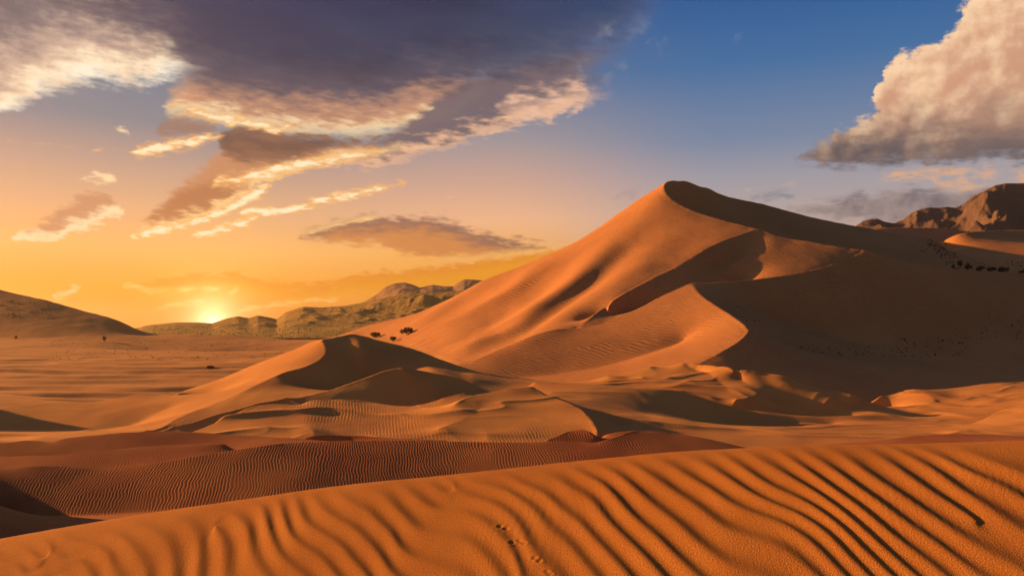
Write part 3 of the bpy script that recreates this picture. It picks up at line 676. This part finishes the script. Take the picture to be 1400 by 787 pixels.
    col = n.mix(streak([(560, 356, -4), (620, 354, 2), (690, 348, 3), (740, 342, 2), (800, 332, -4)], 12, 3, 5, 6)*.6, col, c(255, 200, 120))
    # 4 glowing underside of the dark mass
    a, b = bandfn([(215, 150), (240, 110), (300, 90), (400, 90), (560, 90), (620, 95), (690, 110)], [(215, 160), (260, 160), (320, 172), (380, 180), (450, 188), (520, 186), (600, 168), (650, 140), (690, 112)], 30, 10, 14)
    d = n.sstep(-12, 18, a+(fr-.5)*10)*n.sstep(-5, 20, b)*(1-n.sstep(dirs(610, 0)[0], dirs(690, 0)[0], az+w1*.04)); col = n.mix(d, col, n.mix(n.sstep(0, 30, a+(rim_n-.5)*40), c(255, 226, 176), c(206, 152, 120)))
    # 3 right wing of the long cloud
    a, b = bandfn([(460, 214), (500, 196), (560, 166), (620, 118), (700, 88), (760, 74), (800, 66), (870, 50)], [(460, 226), (500, 232), (560, 218), (620, 201), (700, 176), (760, 163), (800, 150), (840, 136), (870, 124)], 26, 10, 8)
    d = n.sstep(-4, 12, a)*n.sstep(-6, 12, b)*(1-n.sstep(dirs(770, 0)[0], dirs(845, 0)[0], az+w1*.05)); col = n.mix(d*.95, col, n.mix(n.sstep(2, 30, a+(rim_n-.5)*50), c(246, 192, 150), c(112, 100, 108)))
    # 5 wedge hanging below it on the left, and its dark core
    a, b = bandfn([(175, 326), (200, 300), (230, 268), (262, 236), (300, 205), (340, 180), (420, 190), (520, 196), (560, 190)], [(175, 326), (205, 318), (250, 306), (290, 292), (330, 270), (365, 250), (420, 232), (480, 220), (520, 211), (560, 200)], 20, 8, 8)
    d = n.sstep(-3, 6, a)*n.sstep(-4, 16, b); col = n.mix(d*.95, col, n.mix(n.sstep(2, 20, a+(rim_n-.5)*30), c(255, 208, 142), c(196, 138, 102)))
    a, b = bandfn([(290, 186), (310, 172), (345, 168), (400, 178), (470, 187), (530, 190)], [(290, 192), (310, 214), (340, 224), (390, 224), (450, 207), (530, 193)], 24, 9, 6)
    col = n.mix(n.sstep(-6, 12, a)*n.sstep(-4, 9, b)*.9, col, n.mix(n.sstep(.35, .65, rim_n), c(92, 72, 72), c(126, 92, 80)))
    a, b = bandfn([(190, 300), (230, 275), (260, 255), (300, 244), (330, 250)], [(190, 306), (230, 300), (270, 290), (310, 270), (330, 252)], 20, 8, 6)
    col = n.mix(n.sstep(-4, 10, a)*n.sstep(-6, 12, b)*.75, col, c(166, 108, 80))
    a, b = bandfn([(205, 176), (230, 158), (270, 160), (310, 172)], [(205, 186), (240, 188), (280, 184), (310, 178)], 22, 9, 6)
    col = n.mix(n.sstep(-4, 8, a)*n.sstep(-6, 10, b)*.8, col, c(150, 116, 102))
    br = c(255, 240, 200)
    for pts, wp, pf, so in (([(178, 208, -3), (190, 206, 5), (215, 203, 6), (250, 197, 5), (285, 188, 4), (320, 184, -4)], 12, 9, 5),
                            ([(280, 256, -4), (310, 248, 5), (350, 240, 6), (400, 229, 5), (450, 220, 4), (500, 211, 3), (530, 205, -5)], 12, 8, 5),
                            ([(170, 324, -3), (190, 321, 3), (225, 313, 5), (260, 304, 5), (300, 290, 6), (335, 272, 6), (365, 258, 4), (380, 252, -4)], 11, 9, 4),
                            ([(250, 322, -4), (275, 318, 4), (310, 312, 5), (340, 302, 6), (362, 290, -3)], 11, 9, 5),
                            ([(320, 292, -4), (345, 287, 6), (380, 289, 5), (430, 277, 4), (480, 266, 4), (530, 255, 3), (570, 245, -2)], 10, 6, 4),
                            ([(230, 155, -3), (260, 153, 3), (310, 162, 4), (370, 174, 4), (420, 176, -3)], 12, 9, 5)):
        k = streak(pts, wp, pf, so+2, 6); hot = n.sstep(.3, .85, k+(fr-.5)*.5)
        col = n.mix(n.sstep(.0, .6, k)*n.sstep(.1, .45, fr+k*.25), col, n.mix(hot, c(250, 186, 112), br))
    # 6 bright cloud in the upper left, then the dark mass over the top
    a, b = bandfn([(-300, -140), (340, -140)], [(-300, 260), (-60, 190), (0, 160), (15, 150), (50, 130), (90, 118), (140, 114), (200, 112), (235, 106), (262, 100), (300, 104), (340, 108)], 30, 30, 0)
    d = n.sstep(-9, 15, a)*(1-n.sstep(dirs(235, 0)[0], dirs(320, 0)[0], az+w1*.06)); body = n.ramp((a+(lump-.5)*90+(rim_n-.5)*50)/110, [(0, c(255, 244, 220)), (.16, c(255, 230, 196)), (.4, c(206, 178, 158)), (.75, c(128, 120, 124)), (1, c(98, 100, 110))])
    col = n.mix(d, col, body)
    a, b = bandfn([(40, -400), (950, -400)], [(-60, -120), (20, -20), (70, 20), (130, 46), (190, 66), (225, 84), (250, 108), (275, 132), (330, 146), (420, 156), (500, 156), (560, 142), (620, 132), (660, 126), (700, 130), (760, 118), (800, 98), (850, 72), (880, 40), (905, 0), (940, -100)], 34, 14, 12)
    soft = n.maprange(az, dirs(620, 0)[0], dirs(900, 0)[0], 34.0, 60.0)+n.maprange(az, dirs(150, 0)[0], dirs(280, 0)[0], 30.0, 0.0)
    d = n.sstep(-18, soft, a+(rim_n-.5)*28)
    body = n.ramp((a+(rim_n-.5)*40)/150, [(0, c(132, 108, 104)), (.22, c(80, 80, 94)), (.5, c(48, 60, 84)), (1, c(34, 54, 86))])
    thin = n.maprange(az, dirs(640, 0)[0], dirs(880, 0)[0], .97, .55)
    body = n.mix(1.0, body, n.ramp(n.noise(PS, 6, 4, .5), [(.3, (.68, .74, .86)), (.5, (.93, .97, 1.08)), (.7, (1.25, 1.2, 1.2))]), 'MULTIPLY')
    col = n.mix(d*thin, col, body)
    # wisps at the right end of the mass
    a, b = bandfn([(800, 60), (850, 20), (900, 30), (930, 60)], [(800, 130), (840, 108), (880, 90), (930, 62)], 30, 26, 6)
    col = n.mix(n.sstep(-10, 20, a)*n.sstep(-10, 20, b)*n.sstep(.48, .7, lump)*.6, col, c(150, 150, 160))
    a, b = bandfn([(690, 128), (740, 122), (790, 112), (812, 118)], [(690, 172), (740, 164), (790, 152), (812, 130)], 18, 14, 6)
    col = n.mix(n.sstep(-3, 8, a)*n.sstep(-14, 18, b)*n.sstep(.35, .62, rim_n)*.9, col, c(246, 196, 164))
    # 7 small cloud at the left
    a, b = bandfn([(8, 322), (30, 312), (60, 300), (90, 278), (120, 262), (140, 262), (165, 280), (182, 290)], [(8, 330), (40, 330), (75, 328), (100, 316), (135, 303), (160, 297), (182, 291)], 18, 22, 0)
    d = n.sstep(-3, 5, a)*n.sstep(-4, 7, b)*n.sstep(.3, .46, lump); col = n.mix(d, col, n.mix(n.sstep(6, 24, a+(lump-.5)*30), c(255, 224, 176), c(196, 144, 112)))
    for pts in ([(105, 246, -3), (125, 244, 4), (148, 243, 5), (160, 249, -4)], [(154, 172, -4), (168, 177, 4), (178, 180, -3)], [(66, 405, -4), (82, 402, 5), (100, 395, 5), (112, 390, -3)], [(118, 236, -4), (140, 242, 3), (158, 238, -3)]):
        col = n.mix(streak(pts, 10, 16, 4)*n.sstep(.32, .5, lump), col, c(255, 222, 172))
    # 8 low bright streaks beside the sun
    for pts in ([(160, 391, -4), (175, 391, 2), (195, 394, 2), (215, 397, 1), (260, 395, 3), (300, 393, 1), (312, 392, -4)], [(200, 424, -4), (230, 418, 1), (270, 412, 2), (290, 410, -4)], [(305, 399, -4), (318, 397, 2), (332, 392, -4)], [(300, 430, -4), (360, 420, 3), (430, 410, 2), (520, 398, -4)]):
        col = n.mix(streak(pts, 6, 3, 4, 3)*.85, col, c(255, 226, 130))
    # 9 grey bank low on the right, with peach flecks above
    a, b = bandfn([(1060, 292), (1090, 280), (1130, 274), (1180, 264), (1240, 256), (1300, 258), (1360, 250), (1500, 250)], [(1060, 294), (1110, 300), (1180, 306), (1240, 312), (1500, 320)], 22, 16, 0)
    d = n.sstep(-4, 16, a)*n.sstep(-4, 12, b)*n.sstep(.22, .5, lump+.1); col = n.mix(d*.95, col, n.mix(n.sstep(.35, .65, lump), c(112, 104, 112), c(160, 142, 138)))
    a, b = bandfn([(1190, 246), (1240, 232), (1320, 228), (1500, 226)], [(1190, 250), (1240, 252), (1320, 262), (1400, 262), (1500, 264)], 20, 24, 6)
    col = n.mix(n.sstep(-6, 10, a)*n.sstep(-6, 10, b)*n.sstep(.4, .6, n.noise(n.vec(az*1.0, el*2.4, .3), 30, 6, .65)), col, c(222, 174, 142))
    for pts, cc in (([(1022, 273, -4), (1040, 271, 4), (1060, 268, 5), (1076, 270, 4), (1092, 268, -4)], (112, 124, 140)), ([(832, 276, -4), (850, 270, 4), (870, 262, 5), (885, 258, -4)], (176, 150, 148)), ([(1000, 52, -5), (1013, 50, 4), (1026, 47, -5)], (120, 146, 178)), ([(1060, 256, -6), (1075, 254, 3), (1095, 257, -6)], (206, 178, 164))):
        col = n.mix(streak(pts, 12, 18, 5)*n.sstep(.36, .55, lump)*.8, col, c(*cc))
    # 10 cumulus on the right: lit from the left and above, grey below
    cn = n.noise(P, 17, 7, .55); L2 = n.vec(az-.011, el+.008, 0.0); cn2 = n.noise(L2, 17, 7, .55)
    a, b = bandfn([(1080, 216), (1096, 207), (1118, 190), (1150, 174), (1185, 160), (1200, 138), (1206, 112), (1218, 88), (1250, 66), (1290, 44), (1318, 22), (1335, -10), (1400, -50), (1600, -120)], [(1080, 217), (1105, 219), (1135, 232), (1165, 236), (1220, 228), (1300, 224), (1400, 222), (1600, 226)], 20, 44, 0)
    d = n.sstep(-6, 13, a+(cn-.5)*16)*n.sstep(-5, 9, b+(cn-.5)*46)
    lit = n.sstep(-.13, .13, cn-cn2+(40-b)*.001)
    hgt = n.sstep(4, 92, a+(cn-.5)*60)                     # grey base to bright top
    deep = n.sstep(30, 190, b)
    bod = n.mix(hgt, n.mix(lit*.5, c(92, 86, 92), c(160, 130, 114)), n.mix(lit, c(216, 162, 130), c(255, 214, 172)))
    bod = n.mix(deep*.25, bod, c(150, 126, 114)); col = n.mix(d, col, bod)
    col = n.mix(n.sstep(.15, .75, g2)*.0, col, c(255, 220, 120))
    # sun and its glow in front of the veil
    glow = n.mix(1.0, n.mix(g2.min(1.0), (0, 0, 0), (.62, .27, .0)), n.mix(g1.min(1.0), (0, 0, 0), (5.0, 4.2, 2.4)), 'ADD')
    col = n.mix(1.0, col, glow, 'ADD')
    vm = n.node('ShaderNodeVectorMath', operation='SCALE'); nt.links.new(col.s, vm.inputs[0]); vm.inputs[3].default_value = gain
    front = E(n, vm.outputs[0])
    # the rest of the dome
    st = n.node('ShaderNodeTexSky'); st.sky_type = 'NISHITA'; st.sun_disc = False; st.sun_elevation = SUN_EL; st.sun_rotation = SUN_AZ; st.dust_density = 2.0; st.ozone_density = 2.0
    vs = n.node('ShaderNodeVectorMath', operation='SCALE'); nt.links.new(st.outputs[0], vs.inputs[0]); vs.inputs[3].default_value = .28
    fade = n.sstep(.70, 1.15, n.math('ABSOLUTE', az)).max(n.sstep(.50, .62, el))
    out = n.mix(fade, front, E(n, vs.outputs[0]))
    out = n.mix(n.sstep(0, -.03, el), out, (.6, .35, .2))
    bg = n.node('ShaderNodeBackground'); n.put(bg.inputs[0], out); bg.inputs[1].default_value = .1
    o = n.node('ShaderNodeOutputWorld'); nt.links.new(bg.outputs[0], o.inputs[0])
    w.cycles.sampling_method = 'MANUAL'; w.cycles.sample_map_resolution = 512

def haze():
    me = bpy.data.meshes.new('haze'); x, y0, y1, z0, z1 = 20500, -20500, 20500, -12, 470
    v = [(a, b, c) for a in (-x, x) for b in (y0, y1) for c in (z0, z1)]
    me.from_pydata(v, [], [(0, 1, 3, 2), (4, 6, 7, 5), (0, 4, 5, 1), (2, 3, 7, 6), (0, 2, 6, 4), (1, 5, 7, 3)])
    m = bpy.data.materials.new('haze'); m.use_nodes = True; m.node_tree.nodes.clear(); n = NT(m.node_tree)
    p = n.node('ShaderNodeVolumePrincipled'); p.inputs['Color'].default_value = (1, .86, .62, 1); p.inputs['Density'].default_value = HAZE; p.inputs['Anisotropy'].default_value = .7
    o = n.node('ShaderNodeOutputMaterial'); m.node_tree.links.new(p.outputs[0], o.inputs['Volume'])
    me.materials.append(m); ob = bpy.data.objects.new('haze', me); COL.objects.link(ob); ob['kind'] = 'stuff'; ob['label'] = 'thin golden evening haze over the desert'; ob['category'] = 'haze'

def light_camera():
    l = bpy.data.lights.new('sun', 'SUN'); l.energy = 5.0; l.angle = math.radians(.6); l.color = (1, .42, .11)
    o = bpy.data.objects.new('sun', l); COL.objects.link(o); o.rotation_euler = SUN_DIR.to_track_quat('Z', 'Y').to_euler(); o.location = (-60, 0, 90)
    c = bpy.data.cameras.new('camera'); c.lens = 28; c.sensor_width = 36; c.sensor_fit = 'HORIZONTAL'; c.shift_y = (HY-393.5)/1400
    c.clip_start = .5; c.clip_end = 150000
    k = bpy.data.objects.new('camera', c); COL.objects.link(k); k.location = (0, 0, H); k.rotation_euler = (math.pi/2, 0, 0); S.camera = k
    v = S.view_settings; v.view_transform = 'Standard'; v.look = 'None'; v.gamma = 1; v.exposure = EXPO; v.use_curve_mapping = False
    S.cycles.max_bounces = 4; S.cycles.diffuse_bounces = 2; S.cycles.use_denoising = True

import os, time
T = time.time()
terrain(); print('terrain', time.time()-T)
foot = mountains(); print('mountains', time.time()-T)
plants(foot); print('plants', time.time()-T)
haze(); world(); light_camera(); print('all', time.time()-T)
